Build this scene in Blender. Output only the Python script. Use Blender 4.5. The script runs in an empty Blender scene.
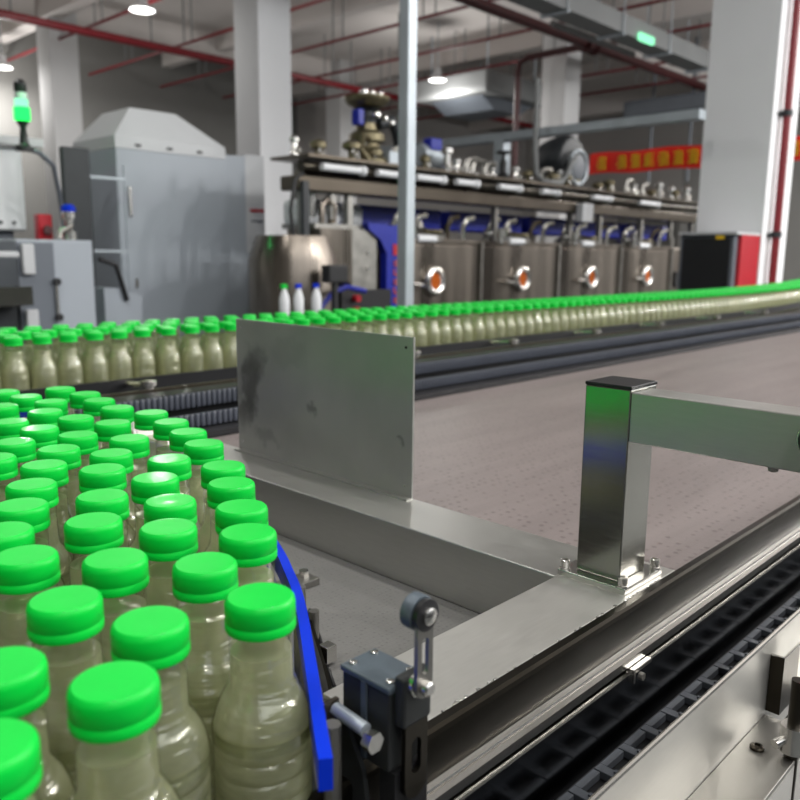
import bpy, bmesh, math, random
from mathutils import Vector, Matrix
random.seed(4)
H = 1.55                       # eye height; the layout below is measured from the eye level
COL = bpy.context.scene.collection
PI = math.pi
sc = bpy.context.scene

# ------------------------------------------------------------------ materials
def nmat(name):
    m = bpy.data.materials.new(name); m.use_nodes = True
    nt = m.node_tree; nt.nodes.clear()
    out = nt.nodes.new('ShaderNodeOutputMaterial')
    return m, nt, out
def bsdf(nt, out, **kw):
    b = nt.nodes.new('ShaderNodeBsdfPrincipled')
    for k, v in kw.items():
        b.inputs[k.replace('_', ' ')].default_value = v
    nt.links.new(b.outputs[0], out.inputs[0]); return b
def srgb(r, g, b):
    f = lambda c: (c/255/12.92) if c/255 <= .04045 else ((c/255+.055)/1.055)**2.4
    return (f(r), f(g), f(b), 1)
def noisy(nt, b, col, amount=.15, scale=6, stretch=(1, 1, 1), rough=None, bump=0, detail=4):
    tc = nt.nodes.new('ShaderNodeTexCoord'); mp = nt.nodes.new('ShaderNodeMapping')
    mp.inputs['Scale'].default_value = stretch
    no = nt.nodes.new('ShaderNodeTexNoise'); no.inputs['Scale'].default_value = scale; no.inputs['Detail'].default_value = detail
    nt.links.new(tc.outputs['Object'], mp.inputs[0]); nt.links.new(mp.outputs[0], no.inputs[0])
    r = nt.nodes.new('ShaderNodeMapRange'); r.inputs[1].default_value = .3; r.inputs[2].default_value = .7
    nt.links.new(no.outputs[0], r.inputs[0])
    mx = nt.nodes.new('ShaderNodeMixRGB')
    mx.inputs[1].default_value = tuple(c*(1-amount) for c in col[:3])+(1,)
    mx.inputs[2].default_value = tuple(min(1, c*(1+amount)) for c in col[:3])+(1,)
    nt.links.new(r.outputs[0], mx.inputs[0]); nt.links.new(mx.outputs[0], b.inputs['Base Color'])
    if rough:
        rr = nt.nodes.new('ShaderNodeMapRange'); rr.inputs[3].default_value = rough[0]; rr.inputs[4].default_value = rough[1]
        nt.links.new(r.outputs[0], rr.inputs[0]); nt.links.new(rr.outputs[0], b.inputs['Roughness'])
    if bump:
        bp = nt.nodes.new('ShaderNodeBump'); bp.inputs['Strength'].default_value = bump; bp.inputs['Distance'].default_value = .001
        nt.links.new(no.outputs[0], bp.inputs['Height']); nt.links.new(bp.outputs[0], b.inputs['Normal'])
    return mx
def simple(name, col, rough=.5, metal=0., amount=.06, scale=8, stretch=(1, 1, 1), rr=None, bump=0, **kw):
    m, nt, out = nmat(name)
    b = bsdf(nt, out, Roughness=rough, Metallic=metal, **kw)
    b.inputs['Base Color'].default_value = col
    noisy(nt, b, col, amount, scale, stretch, rr, bump)
    return m
M = {}
M['cap'] = simple('green_plastic', (.001, .55, .046, 1), .42, amount=.03, scale=40)
M['cap'].node_tree.nodes['Principled BSDF'].inputs['Specular IOR Level'].default_value = .2
M['cap'].node_tree.nodes['Principled BSDF'].inputs['Coat Weight'].default_value = .05
M['cap'].node_tree.nodes['Principled BSDF'].inputs['Coat Roughness'].default_value = .06
M['steel'] = simple('brushed_steel', srgb(160, 159, 152), 0.2, 1, .035, 40, (1, 1, 8), (0.17, 0.23), 0)
M['steel_y'] = simple('brushed_steel_lengthwise', srgb(186, 185, 180), 0.36, .82, .035, 40, (8, 1, 8), (0.3, 0.4), 0)
M['steel_x'] = simple('brushed_steel_along', srgb(196, 194, 188), 0.38, .72, .035, 40, (1, 8, 8), (0.34, 0.42), 0)
M['dull_steel'] = simple('dull_steel', srgb(150, 148, 143), .45, 1, .12, 14, (1, 1, 1), (.38, .5), .04)
M['dark_steel'] = simple('dark_polished_steel', srgb(66, 62, 55), .3, 1, .02, 8, (1, 2, 2), (.28, .34))
M['channel_wall'] = simple('dark_mirror_steel', srgb(84, 87, 92), .16, 1, .03, 8, (1, 6, 6), (.14, .2))
M['bright_steel'] = simple('bright_steel', srgb(215, 213, 208), .25, 1, .05, 20)
M['black'] = simple('black_plastic', srgb(26, 26, 28), .45, amount=.15)
M['slate'] = simple('slate_plastic', srgb(66, 70, 80), .45, amount=.12)
M['chain'] = simple('dark_grey_chain_plastic', srgb(78, 82, 88), .5, amount=.15, scale=60)
M['blue'] = simple('blue_plastic', srgb(7, 48, 196), .4, amount=.05)
M['blue'].node_tree.nodes['Principled BSDF'].inputs['Specular IOR Level'].default_value = .15
M['blue_paint'] = simple('blue_paint', srgb(22, 36, 150), .4, amount=.08)
M['machine'] = simple('grey_blue_machine_paint', srgb(164, 171, 179), .45, amount=.03, scale=2)
M['machine_pale'] = simple('pale_machine_paint', srgb(196, 198, 200), .45, amount=.03, scale=2)
M['machine_dark'] = simple('darker_grey_paint', srgb(104, 110, 118), .5, amount=.05, scale=2)
M['white'] = simple('white_paint', srgb(228, 230, 232), .5, amount=.02, scale=2)
M['red'] = simple('red_pipe_paint', srgb(126, 26, 36), .4, amount=.1)
M['dark_red'] = simple('dark_red_pipe_paint', srgb(74, 28, 30), .45, amount=.1)
M['red_paint'] = simple('red_cabinet_paint', srgb(176, 20, 36), .4, amount=.05)
M['banner'] = simple('red_banner_cloth', srgb(246, 44, 28), .6, amount=.06, scale=3)
M['yellow'] = simple('yellow_lettering', srgb(252, 206, 40), .6, amount=.05)
M['orange'] = simple('orange_lettering', srgb(196, 84, 62), .6, amount=.05)
M['column'] = simple('column_plaster', srgb(205, 205, 205), .85, amount=.02, scale=1)
M['column_white'] = simple('white_column_plaster', srgb(240, 241, 243), .8, amount=.02, scale=1)
M['wall'] = simple('grey_wall', srgb(128, 127, 124), .9, amount=.03, scale=.5)
M['end_wall'] = simple('pale_wall', srgb(178, 174, 170), .9, amount=.03, scale=.5)
M['ceiling'] = simple('concrete_ceiling', srgb(226, 220, 216), .9, amount=.03, scale=.6)
M['floor'] = simple('epoxy_floor', srgb(78, 80, 80), .4, amount=.04, scale=1)
M['galv'] = simple('galvanised_steel', srgb(176, 184, 190), .5, .5, .1, 5)
M['duct'] = simple('duct_sheet', srgb(132, 134, 134), .7, .0, .06, 2)
M['tank'] = simple('tank_steel', srgb(130, 122, 113), .34, .9, .3, 3.2, (1.5, 1, .12), (.22, .45))  # vertical colour streaks stand in for reflections on the steel
M['tank_dark'] = simple('brown_steel', srgb(92, 84, 74), .35, .8, .1, 3)
M['amber'] = simple('amber_glass', srgb(190, 96, 40), .15, amount=.4, scale=30)
M['bronze'] = simple('tarnished_steel', srgb(120, 112, 88), .35, .8, .2, 12)
M['rubber'] = simple('dark_rubber', srgb(38, 42, 46), .5, amount=.1)
M['switch'] = simple('grey_switch_casting', srgb(84, 94, 102), .45, .3, .1, 80, bump=.1)
M['switch_dark'] = simple('dark_switch_casting', srgb(44, 46, 46), .5, .3, .1, 80)

def plate_material():
    m, nt, out = nmat('stained_sheet_steel'); b = bsdf(nt, out, Roughness=.45, Metallic=.72)
    mx = noisy(nt, b, srgb(182, 182, 177), .10, 9, (1, 1, 1), (.4, .5), .05)
    tc = nt.nodes.new('ShaderNodeTexCoord'); cur = mx.outputs[0]
    # grease marks with shapes of their own: (y, z, ry, rz, strength) in metres on the sheet
    for (y, z, ry, rz, s) in ((.335, .11, .022, .060, .62), (.345, .06, .02, .03, .45), (.315, .14, .018, .03, .35), (.186, .085, .012, .011, .45), (.29, .03, .03, .012, .25), (.02, .07, .006, .008, .4), (.24, .16, .05, .02, .12)):
        sep = nt.nodes.new('ShaderNodeMapping'); sep.vector_type = 'POINT'
        sep.inputs['Location'].default_value = (0, -y/ry, -z/rz); sep.inputs['Scale'].default_value = (0, 1/ry, 1/rz)
        no = nt.nodes.new('ShaderNodeTexNoise'); no.inputs['Scale'].default_value = 30; no.inputs['Detail'].default_value = 4
        add = nt.nodes.new('ShaderNodeMixRGB'); add.blend_type = 'LINEAR_LIGHT'; add.inputs[0].default_value = .035
        nt.links.new(tc.outputs['Object'], no.inputs[0]); nt.links.new(tc.outputs['Object'], add.inputs[1]); nt.links.new(no.outputs[1], add.inputs[2])
        nt.links.new(add.outputs[0], sep.inputs[0])
        ln = nt.nodes.new('ShaderNodeVectorMath'); ln.operation = 'LENGTH'; nt.links.new(sep.outputs[0], ln.inputs[0])
        r = nt.nodes.new('ShaderNodeMapRange'); r.inputs[1].default_value = .35; r.inputs[2].default_value = 1.3; r.inputs[3].default_value = s; r.inputs[4].default_value = 0
        r.interpolation_type = 'SMOOTHSTEP'
        nt.links.new(ln.outputs['Value'], r.inputs[0])
        k = nt.nodes.new('ShaderNodeMixRGB'); k.inputs[2].default_value = srgb(62, 60, 58)
        nt.links.new(r.outputs[0], k.inputs[0]); nt.links.new(cur, k.inputs[1]); cur = k.outputs[0]
    nt.links.new(cur, b.inputs['Base Color']); return m
M['plate'] = plate_material()

def belt_material(name, col, dark, sx, sy, w, rough=.5, amount=.08, dots=True):
    m, nt, out = nmat(name); b = bsdf(nt, out, Roughness=rough)
    mx = noisy(nt, b, col, amount, 5, (.4, 3, 1), None, 0, 6)
    tc = nt.nodes.new('ShaderNodeTexCoord')
    mp = nt.nodes.new('ShaderNodeMapping'); mp.inputs['Scale'].default_value = (1/sx, 1/sy, 1)
    nt.links.new(tc.outputs['Object'], mp.inputs[0])
    br = nt.nodes.new('ShaderNodeTexBrick'); br.inputs['Scale'].default_value = 1
    br.inputs['Brick Width'].default_value = 1; br.inputs['Row Height'].default_value = 1; br.inputs['Mortar Size'].default_value = w
    br.inputs['Mortar Smooth'].default_value = .3
    nt.links.new(mp.outputs[0], br.inputs[0])
    vo = nt.nodes.new('ShaderNodeTexVoronoi'); vo.inputs['Scale'].default_value = 1; vo.inputs['Randomness'].default_value = .35
    mp2 = nt.nodes.new('ShaderNodeMapping'); mp2.inputs['Scale'].default_value = (1/sx, 1/sy*1.0, 0)
    nt.links.new(tc.outputs['Object'], mp2.inputs[0]); nt.links.new(mp2.outputs[0], vo.inputs[0])
    r = nt.nodes.new('ShaderNodeMapRange'); r.inputs[1].default_value = .16; r.inputs[2].default_value = .26; r.inputs[3].default_value = .55 if dots else 0; r.inputs[4].default_value = 0
    nt.links.new(vo.outputs['Distance'], r.inputs[0])
    f = nt.nodes.new('ShaderNodeMath'); f.operation = 'MULTIPLY'; f.inputs[1].default_value = .12; nt.links.new(br.outputs['Fac'], f.inputs[0])
    g = nt.nodes.new('ShaderNodeMath'); g.operation = 'MAXIMUM'; nt.links.new(f.outputs[0], g.inputs[0]); nt.links.new(r.outputs[0], g.inputs[1])
    k = nt.nodes.new('ShaderNodeMixRGB'); k.inputs[2].default_value = dark
    nt.links.new(g.outputs[0], k.inputs[0]); nt.links.new(mx.outputs[0], k.inputs[1]); nt.links.new(k.outputs[0], b.inputs['Base Color'])
    bp = nt.nodes.new('ShaderNodeBump'); bp.inputs['Strength'].default_value = .35; bp.inputs['Distance'].default_value = .001; bp.invert = True
    nt.links.new(g.outputs[0], bp.inputs['Height']); nt.links.new(bp.outputs[0], b.inputs['Normal'])
    return m
M['belt'] = belt_material('modular_belt', srgb(120, 111, 109), srgb(62, 54, 53), .0165, .0165, .05, .42, .13)
M['near_belt'] = belt_material('fine_grey_belt', srgb(112, 111, 108), srgb(80, 80, 79), .006, .006, .12, .5, .06, True)

def shell_material():
    m, nt, out = nmat('clear_bottle_plastic')
    t = nt.nodes.new('ShaderNodeBsdfTransparent'); t.inputs[0].default_value = (.95, .96, .94, 1)
    g = nt.nodes.new('ShaderNodeBsdfGlossy'); g.inputs['Roughness'].default_value = .03
    no = nt.nodes.new('ShaderNodeTexNoise'); no.inputs['Scale'].default_value = 90; no.inputs['Detail'].default_value = 1
    tc = nt.nodes.new('ShaderNodeTexCoord'); nt.links.new(tc.outputs['Object'], no.inputs[0])
    bp = nt.nodes.new('ShaderNodeBump'); bp.inputs['Strength'].default_value = .5; bp.inputs['Distance'].default_value = .0015; nt.links.new(no.outputs[0], bp.inputs['Height']); nt.links.new(bp.outputs[0], g.inputs['Normal'])
    lw = nt.nodes.new('ShaderNodeLayerWeight'); lw.inputs[0].default_value = .5
    mr = nt.nodes.new('ShaderNodeMapRange'); mr.inputs[3].default_value = .05; mr.inputs[4].default_value = .5
    p = nt.nodes.new('ShaderNodeMath'); p.operation = 'POWER'; p.inputs[1].default_value = 2.5
    nt.links.new(lw.outputs['Facing'], p.inputs[0]); nt.links.new(p.outputs[0], mr.inputs[0])
    mx = nt.nodes.new('ShaderNodeMixShader')
    nt.links.new(mr.outputs[0], mx.inputs[0]); nt.links.new(t.outputs[0], mx.inputs[1]); nt.links.new(g.outputs[0], mx.inputs[2])
    nt.links.new(mx.outputs[0], out.inputs[0]); return m
M['shell'] = shell_material()
def juice_material():
    m, nt, out = nmat('pale_cloudy_juice')
    tc = nt.nodes.new('ShaderNodeTexCoord'); mp = nt.nodes.new('ShaderNodeMapping'); mp.inputs['Scale'].default_value = (18, 18, 70)
    no = nt.nodes.new('ShaderNodeTexNoise'); no.inputs['Scale'].default_value = 1.6; no.inputs['Detail'].default_value = 2
    nt.links.new(tc.outputs['Object'], mp.inputs[0]); nt.links.new(mp.outputs[0], no.inputs[0])
    bp = nt.nodes.new('ShaderNodeBump'); bp.inputs['Strength'].default_value = .9; bp.inputs['Distance'].default_value = .006; nt.links.new(no.outputs[0], bp.inputs['Height'])
    def N(t, c): n = nt.nodes.new(t); n.inputs[0].default_value = c; return n
    tr = N('ShaderNodeBsdfTransparent', srgb(250, 250, 234))
    rf = N('ShaderNodeBsdfRefraction', srgb(250, 248, 228)); rf.inputs['IOR'].default_value = 1.3; rf.inputs['Roughness'].default_value = .05
    d = N('ShaderNodeBsdfDiffuse', srgb(236, 238, 200)); tl = N('ShaderNodeBsdfTranslucent', srgb(250, 250, 214))
    g = N('ShaderNodeBsdfGlossy', (1, .98, .9, 1)); g.inputs['Roughness'].default_value = .16
    for n in (rf, g): nt.links.new(bp.outputs[0], n.inputs['Normal'])
    def mix(f, a, b):
        x = nt.nodes.new('ShaderNodeMixShader'); x.inputs[0].default_value = f
        nt.links.new(a.outputs[0], x.inputs[1]); nt.links.new(b.outputs[0], x.inputs[2]); return x
    clear = mix(.36, tr, rf); cloud = mix(.5, d, tl)
    x = mix(.12, mix(.34, clear, cloud), g)
    nt.links.new(x.outputs[0], out.inputs[0]); return m
M['juice'] = juice_material()
def lamp_mat(name, col, s):
    m, nt, out = nmat(name); e = nt.nodes.new('ShaderNodeEmission'); e.inputs[0].default_value = col; e.inputs[1].default_value = s
    nt.links.new(e.outputs[0], out.inputs[0]); return m
M['lamp'] = lamp_mat('lamp_glow', (1, .98, .93, 1), 6)
M['green_lamp'] = lamp_mat('green_signal_glow', (.02, 1, .12, 1), 1.6)
M['mint_lamp'] = lamp_mat('mint_signal_glow', (.3, 1, .55, 1), 1.2)

# ------------------------------------------------------------------ mesh helpers (coordinates: x along the line, y across, z from eye level)
class MB:
    def __init__(s): s.v = []; s.f = []; s.mi = []; s.sm = []; s.cm = 0
    def add(s, vs, fs, smooth=False):
        o = len(s.v); s.v += [tuple(v) for v in vs]
        for f in fs: s.f.append([o+i for i in f]); s.mi.append(s.cm); s.sm.append(smooth)
    def box(s, x0, x1, y0, y1, z0, z1, bev=0):
        if bev:
            bm = bmesh.new(); bmesh.ops.create_cube(bm, size=1)
            for v in bm.verts: v.co = Vector(((x0+x1)/2+v.co.x*(x1-x0), (y0+y1)/2+v.co.y*(y1-y0), (z0+z1)/2+v.co.z*(z1-z0)))
            bmesh.ops.bevel(bm, geom=bm.edges[:], offset=bev, segments=2, profile=.5, affect='EDGES')
            bm.verts.index_update()
            s.add([v.co[:] for v in bm.verts], [[v.index for v in f.verts] for f in bm.faces]); bm.free(); return s
        v = [(x, y, z) for z in (z0, z1) for y in (y0, y1) for x in (x0, x1)]
        s.add(v, [(0, 2, 3, 1), (4, 5, 7, 6), (0, 1, 5, 4), (2, 6, 7, 3), (0, 4, 6, 2), (1, 3, 7, 5)]); return s
    def tube(s, pts, r, n=12, caps=True, close=False):
        pts = [Vector(p) for p in pts]; N = len(pts); rings = []
        up = None
        for i, p in enumerate(pts):
            a = pts[i-1] if (i > 0 or close) else p; b = pts[(i+1) % N] if (i < N-1 or close) else p
            t = (b-a).normalized()
            if up is None:
                up = Vector((0, 0, 1)) if abs(t.z) < .9 else Vector((1, 0, 0))
            u = t.cross(up); u = u.normalized() if u.length > 1e-6 else Vector((1, 0, 0)); w = u.cross(t); up = w
            rr = r[i] if isinstance(r, (list, tuple)) else r
            rings.append([p+u*math.cos(2*PI*k/n)*rr+w*math.sin(2*PI*k/n)*rr for k in range(n)])
        vs = [v for g in rings for v in g]; fs = []
        for i in range(N if close else N-1):
            j = (i+1) % N
            for k in range(n):
                fs.append((i*n+k, i*n+(k+1) % n, j*n+(k+1) % n, j*n+k))
        s.add(vs, fs, True)
        if caps and not close:
            o = len(s.v); s.add(rings[0], [list(range(n))[::-1]]); s.add(rings[-1], [list(range(n))])
        return s
    def cyl(s, a, b, r, n=16): return s.tube([a, b], r, n)
    def lathe(s, c, prof, n=24, axis='z', smooth=True):
        vs = []; fs = []
        for (r, h) in prof:
            for k in range(n):
                x, y = r*math.cos(2*PI*k/n), r*math.sin(2*PI*k/n)
                p = {'z': (x, y, h), 'y': (x, h, y), 'x': (h, x, y)}[axis]
                vs.append((c[0]+p[0], c[1]+p[1], c[2]+p[2]))
        for i in range(len(prof)-1):
            for k in range(n):
                f = (i*n+k, i*n+(k+1) % n, (i+1)*n+(k+1) % n, (i+1)*n+k)
                fs.append(f if axis != 'y' else f[::-1])
        fs.append(tuple(range(n))[::-1] if axis != 'y' else tuple(range(n)))
        e = (len(prof)-1)*n; fs.append(tuple(range(e, e+n)) if axis != 'y' else tuple(range(e, e+n))[::-1])
        s.add(vs, fs, smooth); return s
    def prism(s, poly, axis, a, b):     # poly in the two other axes
        n = len(poly)
        def P(p, t): return {'x': (t, p[0], p[1]), 'y': (p[0], t, p[1]), 'z': (p[0], p[1], t)}[axis]
        s.add([P(p, a) for p in poly]+[P(p, b) for p in poly], [list(range(n)), list(range(n, 2*n))[::-1]]+[(i, n+i, n+(i+1) % n, (i+1) % n) for i in range(n)])
        return s
    def torus(s, c, R, r, axis='y', n=28, m=10):
        pts = []
        for k in range(n):
            a = 2*PI*k/n; u, w = R*math.cos(a), R*math.sin(a)
            pts.append(Vector(c)+Vector({'y': (u, 0, w), 'z': (u, w, 0), 'x': (0, u, w)}[axis]))
        return s.tube(pts, r, m, close=True)
    def build(s, name, mat, parent=None, root=None, auto=True):
        me = bpy.data.meshes.new(name)
        r = root if root is not None else parent
        off = Vector((0, 0, H))
        if r is not None: off = off-ROOTLOC[r.name]
        me.from_pydata([Vector(v)+off for v in s.v], [], s.f)
        for m in (mat if isinstance(mat, (list, tuple)) else [mat]): me.materials.append(M[m])
        for p, sm, mi in zip(me.polygons, s.sm, s.mi): p.use_smooth = sm; p.material_index = mi
        bm = bmesh.new(); bm.from_mesh(me); bmesh.ops.recalc_face_normals(bm, faces=bm.faces[:]); bm.to_mesh(me); bm.free()
        if any(s.sm): me.set_sharp_from_angle(angle=.7)
        o = bpy.data.objects.new(name, me); COL.objects.link(o)
        if parent is not None: o.parent = parent; ROOTLOC[o.name] = ROOTLOC[(root or parent).name]
        return o
ROOTLOC = {}
def thing(name, loc, label, cat, group=None):
    o = bpy.data.objects.new(name, None); COL.objects.link(o); o.empty_display_size = .05
    o.location = (loc[0], loc[1], loc[2]+H); ROOTLOC[o.name] = Vector(o.location)
    return tag(o, label, cat, group)
def tag(o, label, cat, group=None, kind=None):
    o['label'] = label; o['category'] = cat
    if group: o['group'] = group
    if kind: o['kind'] = kind
    return o
def center(o):                       # put a single-mesh thing's origin at its own base
    vs = [v.co.copy() for v in o.data.vertices]
    lo = Vector([min(v[i] for v in vs) for i in range(3)]); hi = Vector([max(v[i] for v in vs) for i in range(3)])
    c = Vector(((lo.x+hi.x)/2, (lo.y+hi.y)/2, lo.z))
    for v in o.data.vertices: v.co -= c
    o.location = c; return o
def one(name, mb, mat, label, cat, group=None, kind=None): return tag(center(mb.build(name, mat)), label, cat, group, kind)
def struct(name, mb, mat):
    o = mb.build(name, mat); o['kind'] = 'structure'; return o
ORD = 'first second third fourth fifth sixth seventh eighth ninth tenth eleventh twelfth thirteenth fourteenth fifteenth sixteenth seventeenth eighteenth nineteenth twentieth'.split()
def ordinal(n):
    if n <= 20: return ORD[n-1]
    tens = {2: 'twenty', 3: 'thirty', 4: 'forty', 5: 'fifty', 6: 'sixty', 7: 'seventy', 8: 'eighty', 9: 'ninety'}
    tenth = {2: 'twentieth', 3: 'thirtieth', 4: 'fortieth', 5: 'fiftieth', 6: 'sixtieth', 7: 'seventieth', 8: 'eightieth', 9: 'ninetieth'}
    return tenth[n//10] if n % 10 == 0 else tens[n//10]+'-'+ORD[n % 10-1]

# ------------------------------------------------------------------ the hall
Zf = -H
struct('floor', MB().box(-6, 34, -6, 24.5, Zf-.1, Zf), 'floor')
ZC = 6.1
c = MB().box(-6, 34, -6, 24.5, ZC, ZC+.2)
for x in (8.85, 18.85, 28.85): c.box(x-.2, x+.2, -6, 23.4, ZC-.65, ZC)
for y in (3.3, 11.95, 20.65): c.box(-6, 34, y-.2, y+.2, ZC-.65, ZC)
for x in (3.8, 13.85, 23.85): c.box(x-.15, x+.15, -6, 23.4, ZC-.45, ZC)
struct('ceiling', c, 'ceiling')
struct('light_block_left', MB().box(-6, -5.8, -6, 24.5, Zf, ZC), 'wall')  # unseen wall, added to block the world light from this side
struct('dark_block_right', MB().box(-6, 34, -6, -5.8, Zf, 2.4), 'rubber')  # unseen dark wall, added to darken low reflections in the steel
struct('wall_back', MB().box(-6, 19, 23.4, 23.7, Zf, ZC), 'wall')
struct('wall_far', MB().box(33, 33.3, -6, 23.7, Zf, ZC), 'end_wall')
struct('wall_back_right', MB().box(19, 33.3, 23.4, 23.7, Zf, ZC), 'end_wall')
struct('wall_partition', MB().box(29.4, 29.7, 11.5, 16.3, Zf, 2.2).box(24.0, 24.3, 6.5, 11.2, Zf, 3.0), 'wall')
W = .7
def column(x, y, mat, label):
    t = MB().box(x, x+W, y, y+W, Zf, ZC)
    return one('column', t, mat, label, 'column', 'square columns of the hall')
column(8.6, 3.12, 'column_white', 'large square column at right beside the red riser pipe, nearest of all the columns')
column(8.75, 11.8, 'column_white', 'bright white square column between the big grey cabinet machine and the steel tank line')
column(8.75, 20.0, 'column', 'pale square column at far left behind the green signal tower')
column(18.1, 11.7, 'column', 'pale square column behind the black blower, left of the red banner')
column(18.0, 20.0, 'column', 'faint grey square column rising behind the top wheel valve of the tank line')

# sprinkler pipes under the ceiling
def ypipe(x, z, y0, y1, label, r=.036):
    b = MB().cyl((x, y0, z), (x, y1, z), r, 8)
    o = thing('sprinkler_pipe', (x, (y0+y1)/2, z), label, 'pipe', 'thin red cross pipes under the ceiling')
    b.build('pipe', 'red', o)
    y = math.ceil(y0/2.9)*2.9+.4
    while y < y1:
        MB().cyl((x, y, z), (x, y, ZC-.001), .018, 6).cyl((x, y+.35, z), (x, y+.35, ZC-.001), .018, 6).build('hanger', 'duct', o); y += 2.9
for x, t in ((9, 'thin red cross pipe nearest the left round lamp'), (11.25, 'short red cross pipe at the top just right of the white column'),
             (13.5, 'red cross pipe running from the white column up past the galvanised pole'), (15.75, 'red cross pipe just below the one passing the pole top'),
             (18.0, 'faint red cross pipe seen through the gap above the grey duct'), (20.6, 'red cross pipe just under the cable tray'), (22.9, 'farthest red cross pipe near the right column')):
    ypipe(x, 5.0, 4.2 if x < 15 else 3.2, 23.2, t)
def xpipe(y, z, x0, x1, r, mat, label, hang=True):
    o = thing('main_pipe', ((x0+x1)/2, y, z), label, 'pipe')
    MB().cyl((x0, y, z), (x1, y, z), r, 10).build('pipe', mat, o)
    x = x0+1
    while x < x1 and hang:
        MB().cyl((x, y, z), (x, y, ZC-.001), .02, 6).build('hanger', 'duct', o); x += 3.2
    return o
xpipe(18.2, 4.82, 3, 26, .09, 'red', 'long dark red pipe crossing the ceiling behind the left columns')
mp = xpipe(10.4, 4.79, 9, 25.5, .11, 'dark_red', 'thick dark red main pipe running below the cable tray')
MB().lathe((17.05, 10.4, 4.79), [(.2, -.22), (.2, -.12), (.15, -.12), (.15, .12), (.2, .12), (.2, .22)], 14, 'x').build('flange', 'dark_red', mp)
MB().tube([(17.05, 10.4, 4.79), (17.05, 12.1, 4.79), (17.05, 12.35, 4.7), (17.05, 12.4, 4.45), (17.05, 12.4, 1.3)], .075, 10).build('branch', 'dark_red', mp)
xpipe(9.6, 4.56, 14.3, 17.6, .07, 'duct', 'grey insulated pipe hanging just beneath the cable tray')
o = thing('cable_tray', (14, 8.6, 4.2), 'wide grey cable tray sloping across the upper right below the ceiling', 'cable tray')
MB().box(6, 19.2, 8.45, 8.47, 4.36, 4.7).box(6, 19.2, 8.93, 8.95, 4.36, 4.7).box(6, 19.2, 8.45, 8.95, 4.34, 4.36).build('trough', 'duct', o)
for x in range(7, 20, 2):
    MB().box(x, x+.05, 8.4, 9.0, 4.28, 4.33).cyl((x, 8.42, 4.28), (x, 8.42, ZC-.001), .015, 6).cyl((x, 8.98, 4.28), (x, 8.98, ZC-.001), .015, 6).build('hanger', 'galv', o)
one('exit_light', MB().box(15.6, 16.2, 8.36, 8.44, 4.30, 4.45, .02), 'mint_lamp', 'small glowing mint green sign light under the cable tray', 'light')
# ducts
o = thing('air_duct', (19, 15, 4.1), 'boxy grey air duct hanging right of the middle ceiling lamp', 'duct')
MB().box(17.6, 20.6, 13.8, 16.4, 4.3, 4.88, .05).build('duct_body', 'duct', o)
MB().prism([(17.9, 4.3), (20.3, 4.3), (19.7, 4.0), (18.5, 4.0)], 'y', 14.2, 16.0).build('diffuser', 'machine_dark', o)
for x in (18, 20.2):
    for y in (14.1, 16.1): MB().cyl((x, y, 4.88), (x, y, ZC-.001), .03, 6).build('hanger', 'galv', o)
o = thing('air_duct', (24, 10, 3.8), 'long dark flat duct hanging above the red banner', 'duct')
MB().box(22.5, 23.6, 6.5, 12.5, 4.1, 4.55, .05).build('duct_body', 'machine_dark', o)
for y in (7, 8.2, 9.4, 10.6, 11.8): MB().cyl((23, y, 2.2), (23, y, ZC-.001), .05, 6).build('hanger', 'machine_dark', o)
# overhead pale tray along y joining the near column
o = thing('overhead_beam', (8.05, 6, 1.38), 'pale galvanised overhead beam running from the pole to the right column', 'beam')
MB().box(7.98, 8.14, 3.6, 8.3, 1.36, 1.45).build('beam_rail', 'galv', o)
MB().box(7.98, 8.12, 5.98, 6.12, .82, 1.36).build('support', 'galv', o)
# lamps
def lamp(x, y, z, label, r=.24):
    o = thing('ceiling_lamp', (x, y, z), label, 'lamp', 'round high bay ceiling lamps')
    MB().lathe((x, y, z), [(.06, .32), (.09, .3), (.1, .14), (r, .02), (r, 0), (r-.01, 0), (.09, .12), (.05, .28)][::-1], 20).build('lamp_shade', 'white', o)
    MB().lathe((x, y, z), [(r-.015, .012), (r-.04, -.012), (.02, -.03)], 20).build('lamp_diffuser', 'lamp', o)
    MB().cyl((x, y, z+.3), (x, y, ZC-.001), .015, 6).build('hanger', 'galv', o)
lamp(8.4, 15, 4.58, 'round glowing ceiling lamp at the top left, biggest of the lamps')
lamp(8.4, 22, 4.55, 'round glowing ceiling lamp at the left edge above the signal tower')
lamp(17.0, 15, 4.63, 'round glowing ceiling lamp just right of the galvanised pole')

def area(x, y, z, e, size=.3, col=(1, .98, .95)):
    l = bpy.data.lights.new('high_bay_light', 'AREA'); l.shape = 'DISK'; l.size = size; l.energy = e; l.color = col
    o = bpy.data.objects.new('high_bay_light', l); COL.objects.link(o); o.location = (x, y, z+H)
    q = bpy.data.lights.new('added_fill_light', 'POINT'); q.energy = e*(.9 if x > 8 else .16); q.shadow_soft_size = .25; q.color = col  # extra fill point under each lamp, added to brighten ceiling and background
    p_ = bpy.data.objects.new('added_fill_light', q); COL.objects.link(p_); p_.location = (x, y, z-.6+H); return o
for x, y in ((8.4, 15), (8.4, 22), (17, 15)): area(x, y, 4.5, 130, .44)
gl = bpy.data.lights.new('signal_glow', 'POINT'); gl.energy = 3; gl.color = (.05, 1, .25); gl.shadow_soft_size = .05
go = bpy.data.objects.new('signal_glow', gl); COL.objects.link(go); go.location = (2.40, 5.93, .95+H)
for x, y, e in ((-1.2, -2.5, 105), (1.6, -2.5, 105), (-1.2, 2.2, 60), (1.6, 2.2, 45), (1.6, 8.2, 50), (4.6, -4.5, 150), (8.2, -4.5, 300), (11.5, -4.5, 320), (15, -4.5, 320),
                (19, -4.5, 300), (24, -4.5, 300), (17, 2.2, 150), (21, 2.2, 150), (24, 2.2, 150)):      # unseen hall lamps out of view, added and placed for their light
    area(x, y, 4.9, e)
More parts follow.
